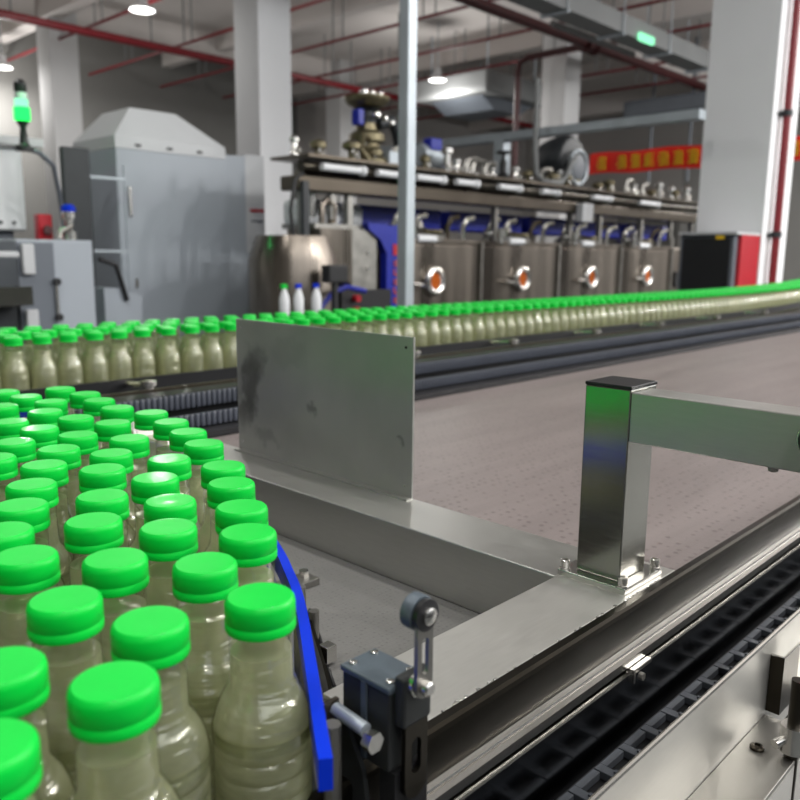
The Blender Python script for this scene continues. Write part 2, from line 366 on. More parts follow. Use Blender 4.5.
# ------------------------------------------------------------------ signs and fittings by the right column
o = thing('banner', (12, 5.2, 1.45), 'long red banner with yellow characters hung behind the right column', 'banner')
b = MB(); n = 30
for i in range(n):
    y0 = 7.22-(4.7)*i/n; y1 = 7.22-4.7*(i+1)/n; s0 = .015*math.sin(i*.9); s1 = .015*math.sin((i+1)*.9)
    b.add([(12+s0, y0, 1.34+s0), (12+s1, y1, 1.34+s1), (12+s1, y1, 1.67+s1), (12+s0, y0, 1.67+s0), (12.006+s0, y0, 1.34+s0), (12.006+s1, y1, 1.34+s1), (12.006+s1, y1, 1.67+s1), (12.006+s0, y0, 1.67+s0)],
          [(0, 1, 2, 3), (7, 6, 5, 4), (0, 4, 5, 1), (3, 2, 6, 7)])
b.build('cloth', 'banner', o)
rg = random.Random(9)
for k in range(15):
    yc = 6.98-(.0 if k == 0 else .12)-.235*k; g = MB()
    for j in range(4):
        z = 1.405+j*.055; g.box(11.965, 11.972, yc-.075-rg.random()*.02, yc+.06+rg.random()*.03, z, z+.022)
    g.box(11.965, 11.972, yc-.012, yc+.016, 1.40, 1.61); u = rg.choice((-.06, .05)); g.box(11.965, 11.972, yc+u-.01, yc+u+.014, 1.42, 1.56)
    g.build('character', 'yellow', o)
o = thing('fire_cabinet', (8.3, 3.4, Zf), 'dark cabinet with red side standing at the foot of the right column', 'cabinet')
MB().box(8.02, 8.58, 3.165, 3.72, Zf, .235, .01).build('cabinet_body', 'machine_dark', o)
MB().box(8.0, 8.02, 3.2, 3.68, Zf+.1, .2).build('door', 'black', o)
MB().box(8.1, 8.58, 3.13, 3.165, Zf, .235).build('side_panel', 'red_paint', o)
MB().box(7.97, 8.58, 3.13, 3.72, .235, .26).build('cabinet_top', 'machine_pale', o)
MB().box(7.985, 8.0, 3.26, 3.34, .19, .225).build('label_plate', 'yellow', o)
o = thing('riser_pipe', (8.80, 3.05, Zf), 'red vertical riser pipe clamped to the right column', 'pipe')
MB().cyl((8.80, 3.05, Zf), (8.80, 3.05, ZC-.001), .04, 12).build('pipe', 'red', o)
for z in (1.45, 3.9, .25): MB().lathe((8.80, 3.05, z), [(.055, -.03), (.055, .03)], 12).box(8.72, 8.88, 3.08, 3.12, z-.015, z+.015).build('clamp', 'rubber', o)

# ------------------------------------------------------------------ big grey machine (left)
BY, BX0, BX1, BY1 = 6.5, 3.34, 4.42, 7.28
o = thing('cabinet_machine', (3.9, 6.9, Zf), 'tall grey blue machine housing with sloped roof and white side box', 'machine')
MB().box(BX0, BX1, BY, BY1, Zf, .86, .012).box(BX1-.02, 4.64, BY+.004, BY1, Zf, .90).build('housing', 'machine', o)
r = MB(); r.add([(BX0, BY, .86), (BX1, BY, .86), (BX1, BY1, .86), (BX0, BY1, .86), (BX0, BY, .96), (BX1, BY, .96), (BX1, BY1, .96), (BX0, BY1, .96),
                 (BX0+.22, BY+.14, 1.22), (BX1-.42, BY+.14, 1.22), (BX1-.42, BY1-.14, 1.22), (BX0+.22, BY1-.14, 1.22)],
                [(3, 2, 1, 0), (0, 1, 5, 4), (1, 2, 6, 5), (2, 3, 7, 6), (3, 0, 4, 7), (4, 5, 9, 8), (5, 6, 10, 9), (6, 7, 11, 10), (7, 4, 8, 11), (8, 9, 10, 11)])
r.build('roof', 'machine_pale', o)
for x in (BX0+.18, BX0+.48, BX0+.78): MB().box(x, x+.05, BY-.01, BY, .885, .905).build('vent_slot', 'black', o)
MB().box(4.642, 4.87, BY+.01, BY1, .0, .93, .01).build('side_box', 'machine_pale', o)
MB().box(4.69, 4.85, BY-.0, BY+.01, .40, .425).build('red_mark', 'red_paint', o)
MB().box(4.70, 4.84, BY-.0, BY+.01, .305, .32).build('grey_mark', 'machine_dark', o)
lb = MB().box(4.642, 4.98, BY+.02, BY1, Zf, -.0, .01).build('lower_housing', 'machine', o)
MB().box(4.67, 4.86, BY+.005, BY+.02, -.27, -.03).build('vent_panel', 'machine_dark', o)
d = MB().box(BX0+.06, BX0+.62, BY-.008, BY, -1.2, .72).build('door', 'machine', o)
MB().box(BX0+.09, BX0+.115, BY-.03, BY-.008, .3, .55, .005).build('handle', 'bright_steel', d, o)
MB().box(BX0+.12, BX0+.14, BY-.02, BY-.008, -.3, -.22).build('lock', 'bright_steel', d, o)

o = thing('hinged_screen', (2.95, 6.45, Zf), 'tall black screen on hinges left of the grey machine housing', 'panel')
MB().box(2.80, 3.02, 6.3, 6.36, -.42, .80, .01).build('panel_body', 'rubber', o)
for z in (.0, .58): MB().box(3.02, 3.32, 6.32, 6.36, z, z+.02).build('hinge', 'galv', o)
MB().box(2.9, 2.96, 6.37, 6.43, Zf, .7).build('post', 'machine_dark', o)
o = thing('drain_housing', (3.25, 6.2, Zf), 'low grey cover with black bracket at the foot of the grey machine', 'cover')
MB().prism([(2.98, Zf), (3.3, Zf), (3.3, -.35), (3.1, -.28), (2.98, -.28)], 'y', 6.1, 6.45).build('cover_body', 'machine', o)
MB().tube([(2.94, 6.08, -.05), (3.08, 6.08, -.1), (3.16, 6.08, -.38)], .02, 8).build('bracket', 'black', o)

# small control cabinet
o = thing('control_cabinet', (2.36, 5.7, Zf), 'grey blue waist high control cabinet with knobs at the left edge', 'cabinet')
MB().box(2.10, 2.62, 5.5, 6.0, Zf, .08, .012).build('cabinet_body', 'machine', o)
MB().box(2.10, 2.34, 5.49, 5.5, Zf+.1, .06).build('door', 'machine_dark', o)
MB().box(2.12, 2.2, 5.45, 5.49, -.15, .05, .01).build('switch_box', 'machine_pale', o)
MB().box(2.12, 2.2, 5.45, 5.49, -.62, -.38, .01).build('lower_switch_box', 'machine_pale', o)
MB().box(2.33, 2.35, 5.47, 5.5, -.42, -.2, .004).build('handle', 'bright_steel', o)
for z in (-.2, -.44): MB().lathe((2.345, 5.46, z), [(.025, 0), (.025, .04)], 12, 'y').build('knob', 'black', o)
o = thing('white_machine', (1.6, 6.6, Zf), 'white boxy machine head cut off by the left edge', 'machine')
MB().box(1.2, 2.62, 6.6, 7.2, .16, .80, .02).build('upper_housing', 'white', o)
MB().box(1.2, 2.55, 6.7, 7.2, Zf, .16).build('frame', 'machine_dark', o)
MB().box(1.2, 2.75, 6.5, 6.6, .80, .86).build('top_rail', 'machine_pale', o)
for x in (2.42, 2.52): MB().lathe((x, 6.59, .22), [(.015, 0), (.015, .012)], 8, 'y').build('screw', 'rubber', o)
o = thing('emergency_button_box', (2.55, 6.1, .1), 'small red button box behind the control cabinet top', 'button box')
MB().box(2.38, 2.48, 5.8, 5.88, .08, .26, .01).build('box_body', 'red_paint', o)
MB().lathe((2.43, 5.79, .15), [(.025, 0), (.035, -.02), (.03, -.03)], 12, 'y').build('button', 'dark_red', o)
o = thing('pneumatic_valve', (2.63, 6.0, .08), 'steel valve with a blue cap on the control cabinet', 'valve')
MB().lathe((2.56, 5.72, .08), [(.05, 0), (.05, .06), (.03, .07), (.03, .14), (.045, .15), (.045, .2)], 12).build('valve_body', 'bright_steel', o)
MB().lathe((2.56, 5.72, .28), [(.05, 0), (.05, .03), (.03, .05)], 12).build('cap', 'blue', o)
MB().tube([(2.56, 5.68, .18), (2.46, 5.64, .14), (2.44, 5.62, .09)], .018, 8).build('elbow', 'bright_steel', o)
o = thing('discharge_tray', (1.95, 5.4, -.3), 'steel infeed tray with white rim at the left edge', 'tray')
MB().box(1.7, 2.1, 5.3, 5.8, -.34, -.30).box(1.7, 2.1, 5.28, 5.3, -.34, -.22).build('tray_body', 'steel', o)
MB().box(1.72, 2.08, 5.5, 5.8, Zf, -.34).build('stand', 'rubber', o)
MB().box(1.75, 2.06, 5.34, 5.44, -.04, .0, .01).build('green_lid', 'machine_pale', o)
MB().box(1.78, 1.82, 5.5, 5.54, -.3, -.04).build('strut', 'machine_dark', o)
# signal tower
o = thing('signal_tower', (2.4, 6.0, .7), 'signal tower with a lit green segment and black cap at upper left', 'signal light')
MB().tube([(2.80, 6.33, .1), (2.74, 6.25, .42), (2.62, 6.05, .62), (2.50, 6.0, .70), (2.40, 6.0, .72)], .018, 8).build('arm', 'machine_dark', o)
MB().lathe((2.40, 6.0, .70), [(.06, 0), (.06, .03), (.03, .05), (.02, .16), (.045, .20)], 14).build('base', 'black', o)
MB().lathe((2.40, 6.0, .905), [(.052, 0), (.054, .01), (.054, .085), (.05, .09)], 16).build('lower_lens', 'green_lamp', o)
MB().lathe((2.40, 6.0, .998), [(.045, 0), (.045, .05)], 16).build('upper_lens', 'mint_lamp', o)
MB().lathe((2.40, 6.0, 1.052), [(.042, 0), (.042, .04)], 16).build('clear_lens', 'machine_pale', o)
MB().lathe((2.40, 6.0, 1.095), [(.035, 0), (.042, .01), (.042, .06), (.02, .085)], 16).build('cap', 'black', o)

# ------------------------------------------------------------------ tank line
TY = 5.4
def tank(i, label):
    x = 6.1+1.5*i
    o = thing('tank_module', (x, TY+.5, Zf), label, 'tank', 'steel tank modules with round portholes')
    MB().box(x-.72, x+.745, TY, TY+1.1, -1.1, .14, .04).build('tank_body', 'tank', o)
    MB().box(x-.72, x+.745, TY-.02, TY+.04, .13, .165).build('top_edge', 'tank', o)
    MB().box(x+.745, x+.775, TY-.03, TY+.02, -1.1, .15).build('seam_post', 'dull_steel', o)
    p = MB().torus((x, TY-.03, -.25), .112, .036, 'y', 24, 8).lathe((x, TY, -.25), [(.145, 0), (.145, -.03)], 24, 'y').build('porthole', 'bright_steel', o)
    MB().lathe((x, TY-.032, -.25), [(.095, 0), (.09, -.006)], 20, 'y').build('glass', 'amber', p, o)
    h = MB().cyl((x-.33, TY-.05, -.27), (x-.21, TY-.07, -.29), .014, 8).cyl((x-.33, TY, -.27), (x-.33, TY-.06, -.27), .012, 8).lathe((x-.21, TY-.07, -.29), [(.02, -.02), (.03, 0), (.02, .02)], 10, 'y').build('handle', 'bright_steel', o)
    MB().cyl((x-.4, TY-.01, .14), (x-.4, TY-.01, .3), .035, 10).lathe((x-.4, TY-.01, .22), [(.06, 0), (.06, .025)], 12).build('drain_valve', 'bright_steel', o)
    # domed hatch and pipe bends between tank top and manifold
    MB().lathe((x+.05, TY+.25, .14), [(.28, 0), (.28, .06), (.22, .11), (.06, .14), (.04, .2)], 20).build('hatch', 'dull_steel', o)
    MB().torus((x+.05, TY+.1, .24), .12, .018, 'z', 20, 8).build('hand_wheel', 'bronze', o)
    for u in (-.45, -.15, .35, .6):
        MB().tube([(x+u, TY+.12, .14), (x+u, TY+.12, .3), (x+u+.03, TY+.08, .38), (x+u+.1, TY+.05, .4)], .03, 8).build('pipe_bend', 'bright_steel' if u != .35 else 'tank_dark', o)
    MB().lathe((x-.62, TY-.0, .2), [(.03, 0), (.06, .03), (.06, .06), (.02, .09)], 12).build('clamp', 'bright_steel', o)
    MB().cyl((x-.25, TY+.0, .165), (x+.02, TY+.0, .165), .04, 10).build('white_tube', 'white', o)  # short white cylinder along the tank's top edge
names = ['stainless tank module just right of the galvanised pole, its porthole glowing orange', 'stainless tank module with the second porthole from the pole',
         'stainless tank module below the black blower', 'stainless tank module with the porthole farthest right']
for i in range(4): tank(i, names[i])
o = thing('end_cabinet', (11.7, TY+.4, Zf), 'plain steel end cabinet closing the tank line on the right', 'cabinet')
MB().box(11.38, 12.0, TY, TY+.9, Zf, .15, .02).build('cabinet_body', 'tank', o)
MB().box(11.5, 11.8, TY-.03, TY, -.42, -.2).build('recess', 'black', o)
MB().box(11.33, 11.38, TY-.02, TY+.05, Zf, .3).build('post', 'dull_steel', o)
o = thing('machine_base', (8.5, 6, Zf), 'dark base frame carrying the steel tanks', 'base frame')
MB().box(5.1, 11.36, TY+.1, TY+1.2, Zf, -1.1).build('frame', 'tank_dark', o)
for i, (a, b) in enumerate(((4.95, 5.45), (5.5, 6.7), (6.85, 8.2), (8.35, 9.4), (9.55, 10.6), (10.8, 11.6), (11.9, 12.2))):
    one('motor_cover', MB().box(a, b, TY+.42, TY+.75, .27, .485, .02), 'blue_paint', 'blue cover box above the tanks, %s from the left' % ordinal(i+1), 'cover', 'blue covers along the tank line')
# manifold
o = thing('overhead_manifold', (8.2, TY, .5), 'long brown grey overhead manifold beam running above the tanks', 'manifold')
MB().box(4.35, 12.1, TY-.05, TY+.2, .53, .65, .01).build('beam', 'tank_dark', o)
MB().cyl((4.4, TY-.02, .725), (12.1, TY-.02, .725), .05, 14).build('main_pipe', 'dark_steel', o)
MB().cyl((4.6, TY+.25, .69), (12.1, TY+.25, .69), .06, 14).build('rear_pipe', 'tank', o)
MB().box(4.42, 12.1, TY-.1, TY+.42, .80, .825).build('platform', 'tank_dark', o)
for x in (4.42, 4.75, 4.95, 5.75, 7.1, 8.6, 9.3, 10.4, 11.3, 12.0): MB().box(x, x+.06, TY+.0, TY+.06, .14 if x > 5 else -.3, .53).build('hanger_post', 'dull_steel', o)
for x, w in ((4.55, .45), (5.2, .33), (5.72, .36), (6.3, .3), (7.0, .35), (7.8, .3), (8.9, .4), (10.1, .5)):
    MB().cyl((x, TY-.11, .725), (x+w, TY-.11, .725), .032, 12).lathe((x+w, TY-.11, .725), [(.045, 0), (.045, .04)], 12, 'x').build('painted_glint', 'white', o)  # white tubes imitate lamp reflections along the manifold pipe
fit = MB()
rg = random.Random(3)
def fitting(x, label):
    kind = rg.randrange(3); y = TY+rg.uniform(-.05, .35); s = rg.uniform(.7, 1.15)
    t = thing('pipe_fitting', (x, y, .825), label, 'fitting', 'small steel fittings along the top of the manifold')
    if kind == 0:
        MB().lathe((x, y, .825), [(.05*s, 0), (.05*s, .04), (.03*s, .06), (.03*s, .15*s), (.055*s, .16*s), (.055*s, .2*s), (.02, .23*s)], 12).build('body', 'bright_steel', t)
    elif kind == 1:
        MB().tube([(x, y, .825), (x, y, .93), (x+.03, y, .99), (x+.1, y, 1.01), (x+.2*s, y, 1.01)], .028*s, 8).build('body', 'dull_steel', t)
    else:
        MB().lathe((x, y, .825), [(.03*s, 0), (.03*s, .07), (.08*s, .09), (.08*s, .13), (.03*s, .16)], 12).build('body', 'bronze', t)
    MB().torus((x, y-.05, .88), .03*s, .009, 'y', 14, 6).build('ring', 'bright_steel', t)
for k in range(34):
    x = 4.5+.225*k
    fitting(x, 'small steel fitting on the manifold top, %s from its left end' % ordinal(k+1))
# tall valve with disc
o = thing('disc_valve', (5.45, TY+.15, .825), 'tall gnarled brass coloured valve unit with a wide disc on top', 'valve')
VX, VY = 5.42, TY+.25
MB().lathe((VX, VY, .825), [(.2, 0), (.2, .05), (.14, .10), (.12, .2), (.17, .22), (.17, .28), (.11, .32), (.1, .385)], 18).build('body', 'bronze', o)
MB().lathe((VX, VY, 1.205), [(.11, 0), (.11, .04), (.08, .05), (.08, .1), (.12, .13)], 18).build('neck', 'rubber', o)
MB().lathe((VX, VY, 1.34), [(.12, 0), (.19, .04), (.215, .08), (.215, .1), (.13, .12), (.06, .14)], 24).build('disc', 'bronze', o)
for dx in (-.1, .0, .1): MB().lathe((VX+dx, VY-.06, 1.44), [(.04, 0), (.04, .04), (.02, .06)], 10).build('bolt', 'bright_steel', o)
for dx, z, r in ((-.02, 1.27, .035), (.08, 1.25, .03), (.17, 1.22, .03)): MB().lathe((VX+dx, VY-.13, z), [(r, 0), (r, -.03), (r*.5, -.05)], 12, 'y').build('gauge', 'bright_steel', o)
MB().box(VX-.2, VX-.13, VY-.1, VY, 1.17, 1.31, .01).build('blue_box', 'blue_paint', o)
MB().tube([(VX+.05, VY-.1, 1.2), (VX+.2, VY-.12, 1.25), (VX+.3, VY-.1, 1.15), (VX+.36, VY-.1, .95), (VX+.4, VY-.1, .83)], .055, 10).build('side_pipe', 'rubber', o)
MB().tube([(VX-.05, VY-.1, 1.05), (VX-.18, VY-.14, 1.08), (VX-.2, VY-.12, .95), (VX-.1, VY-.12, .86)], .035, 8).build('loop_pipe', 'bronze', o)
MB().box(VX+.1, VX+.26, VY-.2, VY-.12, .84, .96, .01).build('label_box', 'galv', o)
# blower
BXc = 9.0
o = thing('blower', (BXc, TY+.2, .83), 'round black and grey blower with a curved pipe on the manifold', 'blower')
MB().lathe((BXc, TY+.35, 1.17), [(.12, .32), (.28, .28), (.33, .1), (.33, -.05), (.29, -.1), (.16, -.12), (.05, -.12)][::-1], 28, 'y').build('casing', 'rubber', o)
MB().lathe((BXc-.02, TY+.2, 1.1), [(.15, 0), (.15, -.05), (.1, -.06)], 24, 'y').build('intake_grille', 'machine_dark', o)
MB().torus((BXc-.02, TY+.16, 1.1), .2, .025, 'y', 28, 8).build('front_ring', 'galv', o)
MB().tube([(BXc-.18, TY+.1, 1.2), (BXc-.36, TY+.05, 1.12), (BXc-.5, TY+.02, .95), (BXc-.62, TY+.02, .86), (BXc-1.0, TY+.02, .86), (BXc-1.13, TY+.02, .93), (BXc-1.17, TY+.02, 1.2), (BXc-1.17, TY+.02, 1.95)], .03, 10).build('curved_pipe', 'duct', o)
MB().box(BXc-.2, BXc+.2, TY+.2, TY+.5, .82, .9).build('foot', 'black', o)
one('junction_box', MB().box(8.62, 8.86, TY-.16, TY-.06, .42, .64, .01), 'machine_pale', 'light grey junction box on the manifold below the blower', 'box')
o = thing('gate_valve', (7.35, TY+.1, .825), 'small black gate valve with hand wheel on the manifold', 'valve')
MB().lathe((7.35, TY+.1, .825), [(.09, 0), (.07, .05), (.04, .08), (.04, .2), (.02, .22), (.02, .3)], 12).build('body', 'black', o)
MB().torus((7.35, TY+.1, 1.12), .075, .014, 'z', 18, 6).build('hand_wheel', 'black', o)
o = thing('pump_motor', (6.35, TY+.4, .825), 'blue and grey pump motor on the manifold right of the pole', 'motor')
MB().lathe((6.4, TY+.3, 1.0), [(.1, -.2), (.12, -.15), (.12, .15), (.08, .2)], 16, 'x').build('motor_body', 'galv', o)
MB().box(6.25, 6.42, TY+.18, TY+.3, 1.05, 1.17, .015).build('terminal_box', 'blue_paint', o)
MB().box(6.25, 6.6, TY+.22, TY+.4, .82, .9).build('foot', 'rubber', o)
# left of the tanks
o = thing('sign_panel', (5.4, TY-.15, Zf), 'deep blue vertical panel with red lettering partly behind the pole', 'sign')
MB().prism([(5.04, .28), (5.62, .26), (5.62, Zf), (5.28, Zf), (5.28, .02), (5.2, .14), (5.06, .22)], 'y', TY-.16, TY-.08).build('panel', 'blue_paint', o)
MB().box(5.36, 5.44, TY-.168, TY-.16, .0, .1).build('emblem', 'red_paint', o)
for k in range(5):
    z = -.10-k*.085
    g = MB().box(5.37, 5.44, TY-.168, TY-.16, z, z+.018)
    if k % 2 == 0: g.box(5.37, 5.44, TY-.168, TY-.16, z+.034, z+.052).box(5.37, 5.385, TY-.168, TY-.16, z, z+.05)
    else: g.box(5.37, 5.385, TY-.168, TY-.16, z, z+.06).box(5.425, 5.44, TY-.168, TY-.16, z, z+.06)
    g.build('letter', 'orange', o)
o = thing('wall_housing', (4.9, TY, Zf), 'pair of grey steel boxes with slanted undersides left of the blue panel', 'housing')
MB().prism([(4.50, .22), (4.86, .22), (4.86, -.26), (4.50, -.08)], 'y', TY-.15, TY+.3).build('left_box', 'tank', o)
MB().prism([(4.875, .22), (5.18, .22), (5.18, -.36), (4.875, -.27)], 'y', TY-.13, TY+.3).build('right_box', 'dull_steel', o)
MB().box(4.48, 5.2, TY-.1, TY+.35, .22, .26).build('lid', 'dull_steel', o)
MB().box(4.6, 5.1, TY+.1, TY+.3, Zf, -.2).build('base', 'black', o)
for z in (.02, -.12): MB().lathe((5.06, TY-.13, z), [(.015, 0), (.015, -.012)], 10, 'y').build('screw', 'bright_steel', o)
one('heat_exchanger', MB().lathe((4.3, TY-.02, Zf), [(.3, .9), (.37, .96), (.37, 1.5), (.3, 1.7), (.16, 1.70)], 28), 'tank', 'round grey steel vessel standing behind the spray bottles', 'vessel')
one('vessel_stand', MB().box(3.9, 4.5, TY-.25, TY+.2, Zf, Zf+.9), 'black', 'dark stand under the round steel vessel', 'stand')
o = thing('white_container', (5.0, TY+.5, .26), 'white rounded container under the left end of the manifold', 'container')
MB().box(4.75, 5.2, TY+.36, TY+.7, .26, .5, .05).build('body', 'white', o)
MB().box(5.22, 5.5, TY+.36, TY+.7, .26, .48, .06).build('side', 'machine_pale', o)
for k, (x, r, z0, z1) in enumerate(((4.52, .03, .0, .5), (4.62, .03, .1, .5), (4.86, .025, .2, .5))):
    one('drop_pipe', MB().cyl((x, TY+.1, z0+.22 if k else .1), (x, TY+.1, z1+.03), r, 10), 'bright_steel', 'short vertical steel pipe under the manifold, %s from the left' % ordinal(k+1), 'pipe', 'drop pipes under the manifold')
o = thing('hose_loop', (4.7, TY, .25), 'curled grey steel hose between the drop pipes', 'hose')
MB().tube([(4.66, TY+.02, .26), (4.66, TY+.02, .42), (4.72, TY+.02, .47), (4.79, TY+.02, .42), (4.79, TY+.02, .3), (4.73, TY, .27)], .03, 8).build('hose', 'tank', o)
one('cable', MB().tube([(4.36, TY-.1, .66), (4.27, TY-.1, .6), (4.22, TY-.1, .35), (4.26, TY-.12, .0), (4.36, TY-.15, -.2), (4.38, TY-.2, -.34)], .016, 8), 'black', 'black cable drooping from the left end of the manifold', 'cable')
one('cable_post', MB().box(4.36, 4.42, TY-.1, TY-.06, -.35, .6), 'rubber', 'dark upright post at the left end of the manifold', 'post')
one('cable_box', MB().box(4.20, 4.40, TY-.60, TY-.5, -.22, -.08, .01).box(4.28, 4.32, TY-.57, TY-.53, -.46, -.2), 'black', 'black box on a short stem in front of the round vessel', 'box')
one('work_bench', MB().box(3.7, 4.95, TY-.62, TY-.38, -.50, -.46).box(3.72, 3.77, TY-.6, TY-.55, Zf, -.5).box(4.85, 4.9, TY-.6, TY-.55, Zf, -.5), 'black', 'black narrow bench carrying the spray bottles', 'bench')
for k, (x, cm, lab) in enumerate(((3.83, 'cap', 'white spray bottle with green top on the black bench'), (3.97, 'blue', 'white spray bottle with blue top on the black bench'), (4.15, 'blue', 'pale spray bottle leaning at the right on the black bench'))):
    o = thing('spray_bottle', (x, TY-.5, -.46), lab, 'bottle', 'spray bottles on the black bench')
    MB().lathe((x, TY-.5, -.46), [(.035, 0), (.04, .02), (.04, .12), (.03, .16), (.018, .19), (.018, .2)], 14).build('body', 'white', o)
    MB().box(x-.03, x+.022, TY-.515, TY-.485, -.26, -.225, .006).build('trigger_head', cm, o)
one('blue_hose', MB().tube([(4.22, TY-.45, -.44), (4.35, TY-.47, -.3), (4.5, TY-.47, -.26), (4.72, TY-.46, -.3)], .022, 8), 'blue_paint', 'blue hose lying over the black bench', 'hose')
o = thing('valve_frame', (4.9, TY-.26, Zf), 'dark frame panel with two small red knobs below the slanted grey boxes', 'frame')
MB().box(4.6, 5.2, TY-.3, TY-.22, Zf, -.3).build('panel', 'black', o)
for k in range(2): MB().lathe((4.75, TY-.3, -.47+.1*k), [(.03, 0), (.03, -.05)], 12, 'y').build('knob', 'red_paint', o)

# galvanised pole
o = thing('support_pole', (2.56, 2.42, Zf), 'tall galvanised vertical pole standing in front of the tanks', 'pole')
MB().box(2.525, 2.58, 2.39, 2.445, Zf, ZC-.001, .006).build('pole', 'galv', o)
MB().box(2.48, 2.63, 2.35, 2.49, Zf, Zf+.01).build('base_plate', 'galv', o)

# ------------------------------------------------------------------ conveyors
ZB = -.365
def steel_leg(x, y, top, parent): MB().box(x-.025, x+.025, y-.025, y+.025, Zf, top).build('leg', 'dull_steel', parent)
o = thing('accumulation_conveyor', (2, .9, Zf), 'wide flat modular belt conveyor with pinkish grey belt', 'conveyor')
MB().box(.64, 6.2, .316, 1.356, ZB-.02, ZB).build('belt', 'belt', o)
MB().box(-.25, .64, .316, 1.356, ZB-.02, ZB).build('transfer_plate', 'near_belt', o)
MB().box(-.3, 6.2, .36, 1.33, ZB-.16, ZB-.021).build('bed', 'dark_steel', o)
for x in (.1, 2, 4, 6):
    for y in (.4, 1.3): steel_leg(x, y, ZB-.15, o)
RS = 1.07
# far conveyor: profile strips following the gentle bend on the right
def bend(x): return 0 if x < 4 else (.035*(x-4)**2 if x < 7 else .315+.21*(x-7))
def strip(name, y0, y1, z0, z1, mat, parent, x0=-.3, x1=10, f=bend, step=.25):
    b = MB(); n = int((x1-x0)/step); xs = [x0+(x1-x0)*i/n for i in range(n+1)]
    vs = [p for x in xs for p in ((x, y0+f(x), z0), (x, y1+f(x), z0), (x, y1+f(x), z1), (x, y0+f(x), z1))]
    fs = [(4*i+a, 4*i+4+a, 4*i+4+(a+1) % 4, 4*i+(a+1) % 4) for i in range(n) for a in range(4)]+[(0, 1, 2, 3), (4*n+3, 4*n+2, 4*n+1, 4*n)]
    b.add(vs, fs); return b.build(name, mat, parent)
flat = lambda x: 0
o = thing('bottle_conveyor', (3, 1.9, Zf), 'far bottle conveyor with black guide rails carrying the long line of green caps', 'conveyor')
strip('belt', 1.735, 2.06, ZB-.02, ZB, 'chain', o)
strip('frame_body', 1.36, 1.74, ZB-.14, ZB-.021, 'black', o, f=flat, x1=6.3)
strip('guide_rail', 1.722, 1.734, -.325, -.289, 'black', o)
strip('rear_guide_rail', 2.072, 2.084, -.31, -.27, 'black', o)
strip('wear_strip', 1.66, 1.72, -.345, -.335, 'rubber', o)
strip('steel_rod', 1.60, 1.608, -.304, -.297, 'tank_dark', o, f=flat, x1=6.3)
strip('deck', 1.36, 1.735, -.364, -.352, 'black', o, f=flat, x1=6.3)
strip('lower_guide_bed', 1.425, 1.46, -.352, -.336, 'black', o, f=flat, x1=6.3)
strip('upper_guide_bed', 1.525, 1.58, -.352, -.300, 'black', o, f=flat, x1=6.3)
# two beaded roller strips
for (y, z0, z1, nm) in ((1.405, -.350, -.322, 'lower_roller_strip'), (1.505, -.330, -.298, 'upper_roller_strip')):
    b = MB(); x = -.2
    while x < 6.2:
        r = .0052
        b.lathe((x, y, 0), [(r*.6, z0), (r, z0+.002), (r, z1-.004), (r*.6, z1)], 8); x += .0132
    b.box(-.2, 6.2, y+.004, y+.02, z0, z1-.004)
    b.build(nm, 'slate', o)
for k, x in enumerate((.88+.0, 1.75, 2.25, 2.8, 3.35, 3.95, 4.6)):
    cl = MB().box(x-.035, x+.035, 1.60, 1.63, -.315, -.30, .004).cyl((x, 1.615, -.312), (x, 1.615, -.278), .011, 10).cyl((x, 1.61, -.289), (x, 1.73, -.30), .007, 8).lathe((x, 1.615, -.290), [(.018, 0), (.018, .01)], 10).build('clamp', 'bright_steel', o)
for x in (.3, 2.1, 3.9, 5.7): 
    steel_leg(x, 1.45, ZB-.12, o); steel_leg(x, 2.0+bend(x), ZB-.01, o)

# ------------------------------------------------------------------ bottles
BH = .185
def shell_prof():
    p = [(.024, 0.0), (.027, .003), (.0277, .008)]
    z = .012
    while z < .104:
        p += [(.0277, z), (.0277, z+.006), (.0269, z+.0075), (.0277, z+.009)]; z += .0115
    p += [(.0277, .106), (.0272, .114), (.0260, .120), (.0240, .1255), (.0215, .130), (.0190, .1335), (.0186, .1345), (.0192, .1355), (.0186, .1367), (.0176, .1380), (.0173, .150), (.0172, .167)]
    return p
def juice_prof():
    p = [(.0225, .0012), (.0258, .004)]
    z = .012
    while z < .104:
        p += [(.0266, z), (.0266, z+.006), (.0258, z+.0075), (.0266, z+.009)]; z += .0115
    p += [(.0265, .106), (.0261, .1135), (.0249, .1195), (.0229, .1248), (.0204, .1292), (.0178, .1325), (.0168, .137), (.0165, .1545), (.001, .1545)]
    return p
def cap_prof():
    return [(.0172, .1672), (.0188, .1672), (.0191, .1679), (.0191, .1718), (.0186, .1724), (.0186, .1730), (.0190, .1736), (.0190, .1812), (.0184, .1836), (.0170, .1849), (.012, .1850), (.0005, .1847)]
def coarse(p, low): return [q for i, q in enumerate(p)] if not low else p
LOWSHELL = [(.025, 0), (.0277, .006), (.0277, .05), (.0270, .052), (.0277, .054), (.0277, .106), (.0262, .119), (.0218, .130), (.0188, .1345), (.0176, .138), (.0172, .167)]
LOWJUICE = [(.0235, .0015), (.0265, .006), (.0265, .106), (.0250, .119), (.0206, .129), (.0172, .135), (.0165, .1545), (.001, .1545)]
LOWCAP = [(.0172, .1672), (.0191, .1675), (.0191, .1716), (.0186, .1725), (.0190, .1734), (.0190, .182), (.0178, .1846), (.0005, .185)]
def bottle(x, y, z, n, low, label, group):
    o = thing('juice_bottle', (x, y, z), label, 'bottle', group)
    MB().lathe((x, y, z), LOWSHELL if low else shell_prof(), n).build('bottle_body', 'shell', o)
    MB().lathe((x, y, z), LOWJUICE if low else juice_prof(), n).build('juice', 'juice', o)
    MB().lathe((x, y, z), LOWCAP if low else cap_prof(), n).build('cap', 'cap', o)
    return o
